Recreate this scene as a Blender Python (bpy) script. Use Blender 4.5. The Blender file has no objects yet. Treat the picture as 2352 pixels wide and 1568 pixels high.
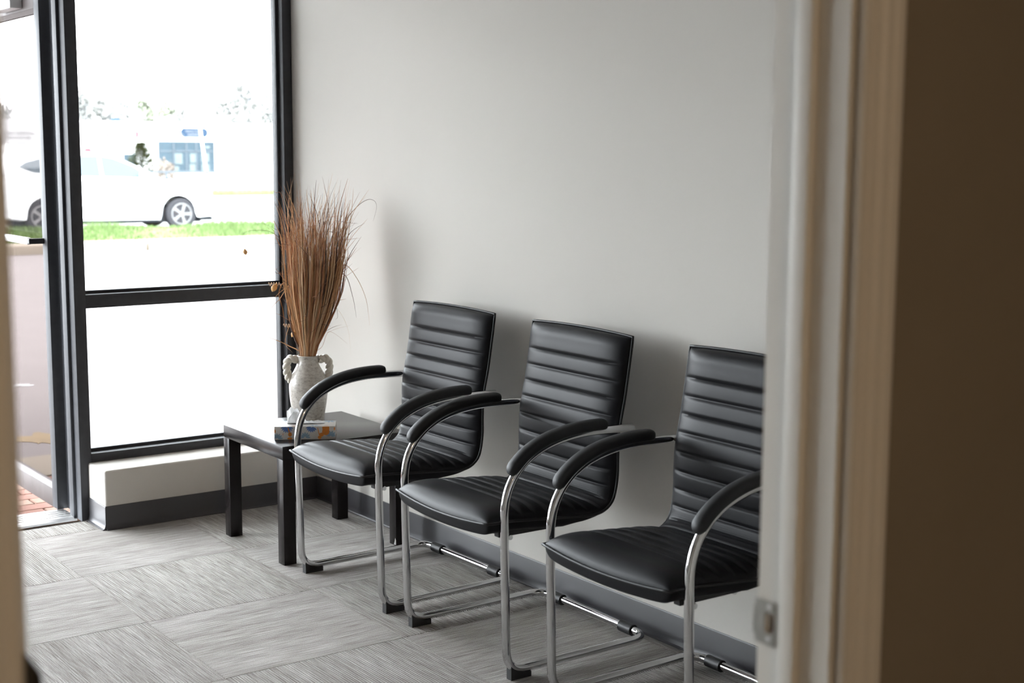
import bpy, bmesh, math, random
from mathutils import Vector, Matrix
R = random.Random(7)
PI = math.pi
scene = bpy.context.scene
COL = scene.collection

# ------------------------------------------------------------------ camera
F_PX, YAW, PITCH, ROLL = 3229.2, 0.62906, 0.13159, 0.00449
CAM = Vector((4.86485, -2.91129, 1.51688))
fw = Vector((-math.cos(YAW)*math.cos(PITCH), math.sin(YAW)*math.cos(PITCH), -math.sin(PITCH)))
rt = fw.cross(Vector((0, 0, 1))).normalized()
up = rt.cross(fw)
r2 = math.cos(ROLL)*rt + math.sin(ROLL)*up
u2 = -math.sin(ROLL)*rt + math.cos(ROLL)*up
cd = bpy.data.cameras.new('camera')
cam = bpy.data.objects.new('camera', cd)
COL.objects.link(cam)
m = Matrix((r2, u2, -fw)).transposed().to_4x4()
m.translation = CAM
cam.matrix_world = m
cd.sensor_width = 36.0
cd.lens = F_PX/2352*36
cd.clip_start, cd.clip_end = 0.05, 600
cd.dof.use_dof = True
cd.dof.focus_distance = 4.75
cd.dof.aperture_fstop = 4.2
scene.camera = cam

# ------------------------------------------------------------------ sky, exposure
world = bpy.data.worlds.new('overcast_sky')
scene.world = world
world.use_nodes = True
bg = world.node_tree.nodes['Background']
bg.inputs[0].default_value = (0.90, 0.955, 1.0, 1)
bg.inputs[1].default_value = 23.5
scene.view_settings.view_transform = 'Standard'
scene.view_settings.look = 'None'
scene.view_settings.gamma = 1.0
scene.view_settings.use_curve_mapping = False
scene.view_settings.exposure = 0.0

# ------------------------------------------------------------------ materials
def nodes_of(name):
    mt = bpy.data.materials.new(name)
    mt.use_nodes = True
    nt = mt.node_tree
    return mt, nt, nt.nodes['Principled BSDF']

def lin(c):
    return tuple(((v/255)/12.92 if v/255 <= .04045 else ((v/255+.055)/1.055)**2.4) for v in c)

def mat(name, col, rough=.5, metal=0, spec=.5, noise=0, nscale=20, bump=0, bscale=200, coat=0, stretch=None, emit=None):
    mt, nt, b = nodes_of(name)
    b.inputs['Roughness'].default_value = rough
    b.inputs['Metallic'].default_value = metal
    b.inputs['Specular IOR Level'].default_value = spec
    b.inputs['Coat Weight'].default_value = coat
    tc = nt.nodes.new('ShaderNodeTexCoord')
    mp = nt.nodes.new('ShaderNodeMapping')
    nt.links.new(tc.outputs['Object'], mp.inputs[0])
    if stretch:
        mp.inputs['Scale'].default_value = stretch
    n = nt.nodes.new('ShaderNodeTexNoise')
    n.inputs['Scale'].default_value = nscale
    n.inputs['Detail'].default_value = 5
    nt.links.new(mp.outputs[0], n.inputs[0])
    mx = nt.nodes.new('ShaderNodeMix')
    mx.data_type = 'RGBA'
    k = max(noise, .02)
    mx.inputs[6].default_value = (*[max(0, c*(1-k)) for c in col], 1)
    mx.inputs[7].default_value = (*[min(1, c*(1+k)) for c in col], 1)
    nt.links.new(n.outputs[0], mx.inputs[0])
    nt.links.new(mx.outputs[2], b.inputs['Base Color'])
    if bump:
        n2 = nt.nodes.new('ShaderNodeTexNoise')
        n2.inputs['Scale'].default_value = bscale
        n2.inputs['Detail'].default_value = 3
        nt.links.new(mp.outputs[0], n2.inputs[0])
        bp = nt.nodes.new('ShaderNodeBump')
        bp.inputs['Strength'].default_value = bump
        bp.inputs['Distance'].default_value = .002
        nt.links.new(n2.outputs[0], bp.inputs['Height'])
        nt.links.new(bp.outputs[0], b.inputs['Normal'])
    return mt

def glass_mat(name, tint, refl=1.0):
    mt = bpy.data.materials.new(name)
    mt.use_nodes = True
    nt = mt.node_tree
    nt.nodes.remove(nt.nodes['Principled BSDF'])
    tr = nt.nodes.new('ShaderNodeBsdfTransparent')
    tr.inputs[0].default_value = (*tint, 1)
    gl = nt.nodes.new('ShaderNodeBsdfGlossy')
    gl.inputs['Roughness'].default_value = .02
    fr = nt.nodes.new('ShaderNodeFresnel')
    fr.inputs[0].default_value = 1.45
    mul = nt.nodes.new('ShaderNodeMath')
    mul.operation = 'MULTIPLY'
    mul.inputs[1].default_value = refl
    nt.links.new(fr.outputs[0], mul.inputs[0])
    ms = nt.nodes.new('ShaderNodeMixShader')
    nt.links.new(mul.outputs[0], ms.inputs[0])
    nt.links.new(tr.outputs[0], ms.inputs[1])
    nt.links.new(gl.outputs[0], ms.inputs[2])
    nt.links.new(ms.outputs[0], nt.nodes['Material Output'].inputs[0])
    return mt

def carpet_mat():
    mt, nt, b = nodes_of('carpet')
    L = nt.links.new
    N = nt.nodes.new
    b.inputs['Roughness'].default_value = .95
    b.inputs['Specular IOR Level'].default_value = .1
    tc = N('ShaderNodeTexCoord')
    oi = N('ShaderNodeObjectInfo')
    ml = N('ShaderNodeMath'); ml.operation = 'MULTIPLY'; ml.inputs[1].default_value = 37
    L(oi.outputs['Random'], ml.inputs[0])
    cb = N('ShaderNodeCombineXYZ')
    L(ml.outputs[0], cb.inputs[0]); L(ml.outputs[0], cb.inputs[1])
    ad = N('ShaderNodeVectorMath'); ad.operation = 'ADD'
    L(tc.outputs['Object'], ad.inputs[0]); L(cb.outputs[0], ad.inputs[1])
    def noise(sc, scale, det, rough=.6):
        mp = N('ShaderNodeMapping'); mp.inputs['Scale'].default_value = sc
        L(ad.outputs[0], mp.inputs[0])
        n = N('ShaderNodeTexNoise'); n.inputs['Scale'].default_value = scale
        n.inputs['Detail'].default_value = det; n.inputs['Roughness'].default_value = rough
        L(mp.outputs[0], n.inputs[0])
        return n
    streak = noise((5.5, 250, 1), 1.0, 2, .6)
    fine = noise((10, 430, 1), 1.0, 2)
    broad = noise((1.5, 14, 1), 1.0, 2)
    pile = noise((420, 420, 420), 1.0, 2)
    r1 = N('ShaderNodeValToRGB')
    e = r1.color_ramp.elements
    e[0].position, e[0].color = .33, (.125, .107, .092, 1)
    e[1].position, e[1].color = .655, (.60, .58, .56, 1)
    k = e.new(.47); k.color = (.325, .303, .282, 1)
    s1 = N('ShaderNodeMix'); s1.data_type = 'FLOAT'; s1.inputs[0].default_value = .52
    L(streak.outputs[0], s1.inputs[2]); L(fine.outputs[0], s1.inputs[3])
    s2 = N('ShaderNodeMix'); s2.data_type = 'FLOAT'; s2.inputs[0].default_value = .18
    L(s1.outputs[0], s2.inputs[2]); L(broad.outputs[0], s2.inputs[3])
    L(s2.outputs[0], r1.inputs[0])
    pm = N('ShaderNodeMix'); pm.data_type = 'RGBA'; pm.blend_type = 'MULTIPLY'; pm.inputs[0].default_value = .75
    pr = N('ShaderNodeValToRGB')
    pr.color_ramp.elements[0].position, pr.color_ramp.elements[0].color = .3, (.55, .55, .55, 1)
    pr.color_ramp.elements[1].position, pr.color_ramp.elements[1].color = .62, (1.25, 1.25, 1.25, 1)
    L(pile.outputs[0], pr.inputs[0])
    L(r1.outputs[0], pm.inputs[6]); L(pr.outputs[0], pm.inputs[7])
    L(pm.outputs[2], b.inputs['Base Color'])
    wv = N('ShaderNodeTexWave'); wv.bands_direction = 'Y'; wv.inputs['Scale'].default_value = 38
    L(tc.outputs['Object'], wv.inputs[0])
    am = N('ShaderNodeMath'); am.operation = 'ADD'
    L(wv.outputs['Fac'], am.inputs[0]); L(pile.outputs[0], am.inputs[1])
    bp = N('ShaderNodeBump'); bp.inputs['Strength'].default_value = .8; bp.inputs['Distance'].default_value = .003
    L(am.outputs[0], bp.inputs['Height']); L(bp.outputs[0], b.inputs['Normal'])
    return mt

def vase_mat():
    mt, nt, b = nodes_of('crackled_ceramic')
    L = nt.links.new
    N = nt.nodes.new
    b.inputs['Roughness'].default_value = .35
    b.inputs['Coat Weight'].default_value = .35
    tc = N('ShaderNodeTexCoord')
    n = N('ShaderNodeTexNoise'); n.inputs['Scale'].default_value = 62; n.inputs['Detail'].default_value = 8
    n.inputs['Roughness'].default_value = .75
    mp = N('ShaderNodeMapping'); mp.inputs['Scale'].default_value = (1, 1, 1.8)
    L(tc.outputs['Object'], mp.inputs[0]); L(mp.outputs[0], n.inputs[0])
    r = N('ShaderNodeValToRGB')
    e = r.color_ramp.elements
    e[0].position, e[0].color = .30, (.15, .115, .095, 1)
    e[1].position, e[1].color = .60, (.60, .57, .515, 1)
    k = e.new(.42); k.color = (.43, .39, .345, 1)
    L(n.outputs[0], r.inputs[0]); L(r.outputs[0], b.inputs['Base Color'])
    v = N('ShaderNodeTexVoronoi'); v.feature = 'DISTANCE_TO_EDGE'; v.inputs['Scale'].default_value = 60
    L(tc.outputs['Object'], v.inputs[0])
    bp = N('ShaderNodeBump'); bp.inputs['Strength'].default_value = .25; bp.inputs['Distance'].default_value = .002
    L(v.outputs['Distance'], bp.inputs['Height']); L(bp.outputs[0], b.inputs['Normal'])
    return mt

M = dict(
    wall=mat('wall_paint', (.60, .575, .535), .85, noise=.015, nscale=3, bump=.05, bscale=160, spec=.25),
    trimw=mat('trim_paint', (.70, .675, .63), .45, noise=.02, nscale=8),
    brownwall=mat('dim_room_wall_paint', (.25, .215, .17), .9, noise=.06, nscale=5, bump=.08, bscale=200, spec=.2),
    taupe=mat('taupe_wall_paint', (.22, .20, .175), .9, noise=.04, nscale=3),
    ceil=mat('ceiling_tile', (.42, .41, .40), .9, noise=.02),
    base=mat('vinyl_cove_base', (.062, .060, .065), .36, noise=.06, nscale=6, spec=.4),
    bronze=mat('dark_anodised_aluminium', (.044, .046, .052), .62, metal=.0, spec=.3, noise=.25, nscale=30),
    worn=mat('daylit_bronze_aluminium', (.075, .062, .060), .62, spec=.3, noise=.25, nscale=14, bump=.1, bscale=40),  # paler copy of bronze: daylight on the door rails put into the colour
    alu=mat('mill_aluminium', (.62, .62, .62), .38, metal=.8, noise=.1, nscale=18),
    carpet=carpet_mat(),
    leather=mat('black_leatherette', (.0085, .0087, .0105), .40, spec=.13, noise=.1, nscale=60, bump=.06, bscale=600),
    piping=mat('black_piping', (.012, .012, .013), .45, spec=.3, noise=.15),
    pad=mat('soft_black_armrest', (.017, .018, .020), .55, spec=.3, noise=.1, bump=.06, bscale=500),
    rubber=mat('black_rubber', (.012, .012, .013), .5, noise=.1),
    chrome=mat('chrome', (.62, .62, .63), .09, metal=1.0, noise=.03, nscale=40),
    lack=mat('black_brown_table_foil', (.0125, .0105, .0108), .24, spec=.22, noise=.05, nscale=25, bump=.03, bscale=300),
    chip=mat('bare_chipboard', (.45, .43, .42), .8, noise=.3, nscale=80),
    card=mat('printed_carton_white', (.60, .58, .55), .5, noise=.05, nscale=60),
    blue=mat('print_blue', (.085, .17, .42), .5, noise=.25, nscale=120),
    paleblue=mat('print_pale_blue', (.24, .36, .48), .5, noise=.2, nscale=120),
    orange=mat('print_orange', (.62, .20, .025), .5, noise=.25, nscale=150),
    peach=mat('print_peach', (.62, .40, .30), .5, noise=.15, nscale=120),
    tissue=mat('tissue_paper', (.80, .80, .80), .9, noise=.03, nscale=40, bump=.1, bscale=300),
    slot=mat('carton_slot_dark', (.03, .03, .03), .8),
    vase=vase_mat(),
    handle=mat('glazed_cream_ceramic', (.68, .64, .56), .28, coat=.4, noise=.15, nscale=60),
    g1=mat('dried_grass_tan', (.56, .31, .15), .7, noise=.3, nscale=30, stretch=(1, 1, .1)),
    g2=mat('dried_grass_russet', (.40, .175, .085), .7, noise=.3, nscale=30, stretch=(1, 1, .1)),
    g3=mat('dried_grass_dark', (.12, .066, .048), .7, noise=.3, nscale=30, stretch=(1, 1, .1)),
    g4=mat('dried_grass_straw', (.66, .46, .28), .7, noise=.25, nscale=30, stretch=(1, 1, .1)),
    pod=mat('dried_seed_pod', (.72, .40, .15), .6, noise=.25, nscale=60),
    steel=mat('satin_steel', (.42, .41, .38), .35, metal=.9, noise=.1, nscale=50),
    hole=mat('dark_latch_hole', (.02, .014, .01), .9),
    darkhinge=mat('dark_bronze_hinge', (.022, .017, .014), .45, metal=.3, noise=.15),
    woodraw=mat('raw_wood_edge', (.35, .2, .1), .8, noise=.2),
    glass=glass_mat('clear_glass', (.985, .992, .99), .5),
    tinted=glass_mat('bronze_tinted_glass', (.52, .495, .49), .04),
    asphalt=mat('asphalt', (.125, .113, .11), .95, spec=.1, noise=.1, nscale=2.2, bump=.2, bscale=80),
    road=mat('road_asphalt', (.14, .14, .138), .95, spec=.1, noise=.1, nscale=2),
    concrete=mat('concrete', (.17, .148, .12), .95, spec=.1, noise=.1, nscale=4, bump=.2, bscale=60),
    brick=mat('clay_paver', (.17, .085, .065), .9, spec=.1, noise=.22, nscale=14, bump=.2, bscale=120),
    brick2=mat('clay_paver_pale', (.20, .125, .095), .9, spec=.1, noise=.2, nscale=14, bump=.2, bscale=120),
    mortar=mat('paver_sand_joint', (.09, .078, .07), .95, spec=.1, noise=.1),
    grass=mat('lawn_grass', (.064, .096, .034), .9, spec=.05, noise=.3, nscale=6),
    soil=mat('lawn_ground', (.06, .085, .03), .95, spec=.05, noise=.3, nscale=4),
    carpaint=mat('white_car_paint', (.66, .69, .70), .25, coat=.6, noise=.02),
    carglass=mat('car_window_glass', (.046, .06, .07), .3, spec=.12, noise=.1),
    cargrey=mat('grey_underbody_plastic', (.018, .02, .023), .8, spec=.05, noise=.1),
    tyre=mat('tyre_rubber', (.028, .028, .031), .9, spec=.05, noise=.1),
    rim=mat('alloy_rim', (.12, .12, .12), .5, spec=.2, noise=.1),
    bldg=mat('white_render', (.74, .74, .74), .85, noise=.03, nscale=.5),
    shop=mat('shop_window', (.034, .048, .058), .8, spec=.0, noise=.45, nscale=.8),
    shopframe=mat('shop_window_frame', (.065, .075, .085), .8, spec=.0, noise=.05),
    poster=mat('white_poster', (.085, .10, .10), .8, spec=.0, noise=.2, nscale=2),
    signblue=mat('sign_blue', (.022, .036, .058), .8, spec=.0, noise=.1),
    signwhite=mat('sign_white', (.78, .78, .78), .5, noise=.02),
    ink=mat('sign_lettering_grey', (.012, .011, .012), .9, spec=.0),
    red=mat('sign_red', (.16, .035, .045), .9, spec=.0, noise=.1),
    leafp=mat('spring_leaves', (.20, .215, .165), .9, spec=.0, noise=.15, nscale=1.2),
    leafy=mat('pale_spring_leaves', (.20, .20, .19), .9, spec=.0, noise=.15, nscale=1.2),
    bark=mat('bare_branches', (.13, .135, .15), .9, spec=.0, noise=.15, nscale=2),
    conifer=mat('conifer_needles', (.042, .047, .020), .9, spec=.0, noise=.4, nscale=3),
    paint=mat('worn_yellow_marking', (.165, .125, .075), .95, spec=.1, noise=.3, nscale=9),
    whitepaint=mat('worn_white_marking', (.24, .24, .24), .95, spec=.1, noise=.2, nscale=6),
    signletter=mat('sign_lettering_white', (.14, .14, .14), .8, spec=.0),
    signpanel=mat('sign_panel_offwhite', (.25, .25, .25), .8, spec=.0, noise=.02),
    shrubpink=mat('pale_shrub_blossom', (.17, .145, .125), .9, spec=.0, noise=.3, nscale=3),
)

def tissue_mat():
    mt, nt, b = nodes_of('thin_tissue_paper')
    b.inputs['Base Color'].default_value = (.86, .86, .86, 1); b.inputs['Roughness'].default_value = .9
    n = nt.nodes.new('ShaderNodeTexNoise'); n.inputs['Scale'].default_value = 180
    bp = nt.nodes.new('ShaderNodeBump'); bp.inputs['Strength'].default_value = .15; bp.inputs['Distance'].default_value = .001
    nt.links.new(n.outputs[0], bp.inputs['Height']); nt.links.new(bp.outputs[0], b.inputs['Normal'])
    t = nt.nodes.new('ShaderNodeBsdfTranslucent'); t.inputs[0].default_value = (.95, .95, .95, 1)
    ms = nt.nodes.new('ShaderNodeMixShader'); ms.inputs[0].default_value = .62
    nt.links.new(b.outputs[0], ms.inputs[1]); nt.links.new(t.outputs[0], ms.inputs[2])
    nt.links.new(ms.outputs[0], nt.nodes['Material Output'].inputs[0])
    return mt
M['tissue'] = tissue_mat()

# ------------------------------------------------------------------ mesh helpers
def new(): return bmesh.new()

def bx(bm, lo, hi, bev=0, seg=2):
    mtx = Matrix.Translation([(a+b)/2 for a, b in zip(lo, hi)]) @ Matrix.Diagonal((*[abs(b-a) for a, b in zip(lo, hi)], 1))
    vs = bmesh.ops.create_cube(bm, size=1, matrix=mtx)['verts']
    if bev:
        es = list({e for v in vs for e in v.link_edges})
        bmesh.ops.bevel(bm, geom=es, offset=bev, segments=seg, affect='EDGES', profile=.5)
    return bm

def box(lo, hi, bev=0, seg=2): return bx(new(), lo, hi, bev, seg)

def frames(pts, closed=False):
    pts = [Vector(p) for p in pts]
    n = len(pts)
    T = []
    for i in range(n):
        if closed: t = pts[(i+1) % n]-pts[i-1]
        else: t = pts[min(i+1, n-1)]-pts[max(i-1, 0)]
        T.append(t.normalized())
    ref = Vector((0, 0, 1)) if abs(T[0].z) < .9 else Vector((1, 0, 0))
    u = T[0].cross(ref).normalized()
    out = []
    for i in range(n):
        u = (u - T[i]*u.dot(T[i])).normalized()
        out.append((pts[i], T[i], u, T[i].cross(u)))
    return out

def tube(bm, pts, r, n=14, caps=True, closed=False):
    fr = frames(pts, closed)
    rings = []
    for i, (p, t, u, v) in enumerate(fr):
        rr = r[i] if isinstance(r, (list, tuple)) else r
        rings.append([bm.verts.new(p + (u*math.cos(2*PI*k/n)+v*math.sin(2*PI*k/n))*rr) for k in range(n)])
    m_ = len(rings)
    for i in range(m_ if closed else m_-1):
        a, b = rings[i], rings[(i+1) % m_]
        for k in range(n):
            bm.faces.new((a[k], a[(k+1) % n], b[(k+1) % n], b[k]))
    if caps and not closed:
        bm.faces.new(list(reversed(rings[0])))
        bm.faces.new(rings[-1])
    return bm

def lathe(bm, prof, n=48, cap0=True, cap1=True):
    rings = [[bm.verts.new((r*math.cos(2*PI*k/n), r*math.sin(2*PI*k/n), z)) for k in range(n)] for r, z in prof]
    for a, b in zip(rings, rings[1:]):
        for k in range(n):
            bm.faces.new((a[k], a[(k+1) % n], b[(k+1) % n], b[k]))
    if cap0: bm.faces.new(list(reversed(rings[0])))
    if cap1: bm.faces.new(rings[-1])
    return bm

def prism(bm, poly, axis, a, b):
    # poly: 2D points in the two other axes (in x,y,z order); extruded from a to b along axis
    def put(p, d):
        q = list(p); q.insert(axis, d); return q
    A = [bm.verts.new(put(p, a)) for p in poly]
    B = [bm.verts.new(put(p, b)) for p in poly]
    n = len(poly)
    for i in range(n):
        bm.faces.new((A[i], A[(i+1) % n], B[(i+1) % n], B[i]))
    bm.faces.new(list(reversed(A)))
    bm.faces.new(B)
    bmesh.ops.recalc_face_normals(bm, faces=bm.faces[:])
    return bm

def mesh_of(name, bm, mats, smooth=None, recalc=True):
    if recalc: bmesh.ops.recalc_face_normals(bm, faces=bm.faces[:])
    me = bpy.data.meshes.new(name)
    bm.to_mesh(me)
    bm.free()
    for mt in (mats if isinstance(mats, (list, tuple)) else [mats]): me.materials.append(mt)
    if smooth:
        me.polygons.foreach_set('use_smooth', [True]*len(me.polygons))
        if smooth is not True: me.set_sharp_from_angle(angle=math.radians(smooth))
    return me

def link(name, me, parent=None, loc=(0, 0, 0), rotz=0, **kw):
    o = bpy.data.objects.new(name, me)
    COL.objects.link(o)
    o.location = loc
    o.rotation_euler = (0, 0, rotz)
    if parent: o.parent = parent
    for k, v in kw.items(): o[k] = v
    return o

def obj(name, bm, mats, parent=None, smooth=None, loc=(0, 0, 0), rotz=0, recalc=True, **kw):
    return link(name, mesh_of(name, bm, mats, smooth, recalc), parent, loc, rotz, **kw)

def thing(name, label, category, loc=(0, 0, 0), rotz=0, **kw):
    return link(name, None, None, loc, rotz, label=label, category=category, **kw)

def struct(name, bm, mt, label, category, smooth=None, **kw):
    return obj(name, bm, mt, None, smooth, label=label, category=category, kind='structure', **kw)

def dup(root, loc, rotz, label):
    r = root.copy(); COL.objects.link(r); r.location = loc; r.rotation_euler = (0, 0, rotz); r['label'] = label
    for ch in list(root.children):
        c = ch.copy(); COL.objects.link(c); c.parent = r
        for g in list(ch.children):
            d = g.copy(); COL.objects.link(d); d.parent = c
    return r

def bez(p0, p1, p2, p3, n):
    out = []
    for i in range(n+1):
        t = i/n; s = 1-t
        out.append(tuple(s**3*a+3*s*s*t*b+3*s*t*t*c+t**3*d for a, b, c, d in zip(p0, p1, p2, p3)))
    return out

def smoothpath(pts, n=8):
    P = [Vector(p) for p in pts]
    out = []
    for i in range(len(P)-1):
        p0, p1, p2, p3 = P[max(i-1, 0)], P[i], P[i+1], P[min(i+2, len(P)-1)]
        for k in range(n):
            t = k/n
            out.append(.5*((2*p1)+(-p0+p2)*t+(2*p0-5*p1+4*p2-p3)*t*t+(-p0+3*p1-3*p2+p3)*t**3))
    out.append(P[-1])
    return out

# ------------------------------------------------------------------ setting: room shell
XF, XB = -.789, -.900           # storefront frame, inner and outer face
XG = -.860                      # glass plane
XK, YK, ZK = -.601, -.968, .244  # low wall under the window
ZB = .098                       # cove base height
DX0, DX1 = 3.647, 3.765         # partition wall between the rooms
JR, JL = -1.634, -2.588         # door opening in the partition
YS = -4.6                       # far side of the waiting room
HC = 2.75

floor = struct('floor', box((-.79, YS, -.10), (6.6, .0, -.0065)), M['slot'], 'floor slab under the grey carpet tiles of the waiting room', 'floor')
P = .61
for i in range(-2, 8):
    for j in range(-7, 2):
        x0, y0 = -.03+P*i, -.655+P*j
        x1, y1 = x0+P, y0+P
        cx, cy = (x0+x1)/2, (y0+y1)/2
        cx0, cx1, cy0, cy1 = max(x0, -.788), min(x1, 3.70), max(y0, YS), min(y1, 0)
        if cx1-cx0 < .02 or cy1-cy0 < .02: continue
        g = .0006
        bm = box((cx0-cx+g, cy0-cy+g, -.0063), (cx1-cx-g, cy1-cy-g, 0), .0012, 1)
        rz = 0
        if (i+j) % 2: pass
        else:
            rz = PI/2
            bmesh.ops.rotate(bm, verts=bm.verts[:], cent=(0, 0, 0), matrix=Matrix.Rotation(-PI/2, 3, 'Z'))
        obj('carpet_tile', bm, M['carpet'], floor, None, (cx, cy, 0), rz)

struct('wall_back', box((-.91, 0, -.1), (3.70, .14, HC)), M['wall'], 'pale warm grey wall behind the row of chairs', 'wall')
bm = box((XB-.02, YK, 0), (XK, -.0015, ZK), .009, 3)
struct('wall_left', bm, M['wall'], 'low grey ledge wall under the shop window', 'wall', smooth=40)
bm = box((XB, YS, 2.65), (-.70, 0, HC))
struct('wall_left_header', bm, M['wall'], 'wall strip above the storefront glazing', 'wall')
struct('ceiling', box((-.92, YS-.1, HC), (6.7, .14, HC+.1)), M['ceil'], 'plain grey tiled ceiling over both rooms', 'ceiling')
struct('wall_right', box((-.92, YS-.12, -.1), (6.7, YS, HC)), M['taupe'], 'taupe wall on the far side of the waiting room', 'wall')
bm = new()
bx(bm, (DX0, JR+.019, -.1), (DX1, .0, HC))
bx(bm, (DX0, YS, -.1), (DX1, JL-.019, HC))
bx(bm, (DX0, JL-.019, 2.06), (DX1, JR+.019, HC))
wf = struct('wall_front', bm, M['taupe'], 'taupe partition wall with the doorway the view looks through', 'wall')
bm = new()
bx(bm, (DX1, JR+.03, 0), (DX1+.006, .0, HC))
bx(bm, (DX1, YS, 0), (DX1+.006, JL-.03, HC))
bx(bm, (DX1, JL-.03, 2.08), (DX1+.006, JR+.03, HC))
struct('wall_front_lining', bm, M['brownwall'], 'dim brown painted face of the partition wall on the near side', 'wall')
bm = new()
bx(bm, (6.6, YS, -.1), (6.7, .0, HC)); bx(bm, (3.70, .0, -.1), (6.7, .14, HC))
struct('wall_behind', bm, M['brownwall'], 'brown walls of the dim near room', 'wall')

# cove base with a curled toe, as an extruded profile
def cove(t=.004, h=ZB, toe=.016):
    return [(0, 0), (toe, 0), (toe, .003), (toe*.62, .006), (t+.003, .013), (t, .024), (t, h-.004), (t-.0015, h), (0, h)]
bm = prism(new(), [(-a, b) for a, b in cove()], 0, XK+.0042, DX0)
struct('baseboard_back', bm, M['base'], 'dark grey vinyl cove base along the chair wall', 'baseboard', smooth=35)
bm = prism(new(), [(XK+a, b) for a, b in cove()], 1, YK, -.0042)
o = struct('baseboard_left', bm, M['base'], 'dark grey vinyl cove base around the window ledge', 'baseboard', smooth=35)
bm = prism(new(), [(YK-a, b) for a, b in cove()], 0, XF, XK+.004)
obj('end_return', bm, M['base'], o, 35)

# ------------------------------------------------------------------ storefront window beside the chair wall
w1 = thing('window_1', 'tall dark-framed shop window beside the chair wall', 'window', (XF, -.954, 0), kind='structure')
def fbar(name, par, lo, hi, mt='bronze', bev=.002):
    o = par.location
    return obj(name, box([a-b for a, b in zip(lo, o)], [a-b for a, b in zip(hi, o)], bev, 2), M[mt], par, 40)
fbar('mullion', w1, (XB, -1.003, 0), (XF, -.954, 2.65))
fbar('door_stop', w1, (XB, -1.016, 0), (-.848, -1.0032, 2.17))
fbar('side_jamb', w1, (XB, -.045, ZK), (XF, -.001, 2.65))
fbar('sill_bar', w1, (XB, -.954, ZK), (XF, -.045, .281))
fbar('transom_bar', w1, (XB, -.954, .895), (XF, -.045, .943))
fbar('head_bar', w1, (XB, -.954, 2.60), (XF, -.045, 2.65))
for z0, z1 in ((.281, .895), (.943, 2.60)):
    fbar('pane', w1, (XG-.003, -.952, z0+.002), (XG+.003, -.047, z1-.002), 'glass', 0)
    for y0, y1 in ((-.954, -.941), (-.058, -.045)):
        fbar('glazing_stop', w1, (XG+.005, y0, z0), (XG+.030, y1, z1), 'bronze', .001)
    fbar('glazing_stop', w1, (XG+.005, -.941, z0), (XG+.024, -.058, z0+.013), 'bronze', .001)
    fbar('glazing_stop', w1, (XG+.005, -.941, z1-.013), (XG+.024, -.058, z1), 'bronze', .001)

# second window further along the storefront, out of frame, it lights the room
w2 = thing('window_2', 'shop window beyond the open glass door', 'window', (XF, -2.0, 0), kind='structure')
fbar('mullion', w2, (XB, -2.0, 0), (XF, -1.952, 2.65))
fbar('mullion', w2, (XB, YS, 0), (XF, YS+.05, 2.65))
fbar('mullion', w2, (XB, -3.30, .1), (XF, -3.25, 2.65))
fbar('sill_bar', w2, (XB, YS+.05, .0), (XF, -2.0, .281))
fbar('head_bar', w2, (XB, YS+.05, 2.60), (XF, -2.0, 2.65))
fbar('pane', w2, (XG-.003, YS+.05, .281), (XG+.003, -3.30, 2.60), 'glass', 0)
fbar('pane', w2, (XG-.003, -3.25, .281), (XG+.003, -2.0, 2.60), 'glass', 0)
# door frame head with transom light
t4 = thing('trim_3', 'dark door head and transom light above the glass door', 'door frame', (XF, -1.48, 2.17), kind='structure')
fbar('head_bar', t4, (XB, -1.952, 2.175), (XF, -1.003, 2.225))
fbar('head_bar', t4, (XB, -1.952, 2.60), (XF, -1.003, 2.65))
fbar('pane', t4, (XG-.003, -1.95, 2.227), (XG+.003, -1.005, 2.598), 'glass', 0)
bm = prism(new(), [(-1.06, -.03), (-.842, -.006), (-.842, .002), (-.86, .008), (-1.02, .008), (-1.06, -.012)], 1, -1.95, -1.005)
th = struct('trim_4', bm, M['alu'], 'worn aluminium threshold plate under the glass door', 'threshold')
for k in range(4):
    obj('groove_rib', box((-.90-.03*k, -1.95, .008), (-.89-.03*k, -1.005, .0095)), M['alu'], th)
for yy in (-1.12, -1.30, -1.6):
    obj('screw', lathe(new(), [(.006, .0075), (.006, .009), (.003, .0095)], 10), M['steel'], th, None, (-.875, yy, 0))

# open glass door, swung outwards at a right angle
DH, DO = -1.0, -1.035            # hinge edge, face towards the camera
d1 = thing('door_1', 'dark-framed glass entrance door standing open outwards', 'door', (DH, DO, 0), kind='structure')
dw, dt, dh = .915, .046, 2.165
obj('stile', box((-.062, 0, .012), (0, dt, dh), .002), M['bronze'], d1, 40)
obj('stile', box((-dw, 0, .012), (-dw+.062, dt, dh), .002), M['worn'], d1, 40)
br = obj('bottom_rail', box((-dw+.062, 0, .012), (-.062, dt, .092), .002), M['worn'], d1, 40)  # lighter tone than the hinge stile, daylight from outside painted in
obj('glazing_stop', prism(new(), [(.002, .092), (.014, .111), (.032, .111), (.044, .092)], 0, -dw+.062, -.062), M['worn'], br)
tr_ = obj('top_rail', box((-dw+.062, 0, 2.105), (-.062, dt, dh), .002), M['worn'], d1, 40)
obj('glazing_stop', prism(new(), [(.002, 2.105), (.014, 2.088), (.032, 2.088), (.044, 2.105)], 0, -dw+.062, -.062), M['worn'], tr_)
obj('pane', box((-dw+.06, .020, .10), (-.060, .026, 2.10)), M['tinted'], d1)
pb = obj('push_bar', box((-dw+.03, -.066, 1.139), (-.055, -.048, 1.168), .004), M['alu'], d1, 40, label='silver push bar')
obj('bar_bracket', box((-.056, -.064, 1.142), (-.036, .0, 1.165), .003), M['rubber'], pb)
obj('bar_bracket', box((-dw+.01, -.068, 1.136), (-dw+.04, .0, 1.171), .003), M['rubber'], pb)
cl = obj('door_closer', box((-.46, -.055, 2.115), (-.20, -.001, 2.16), .006), M['alu'], d1, 40, label='silver door closer')
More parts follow.
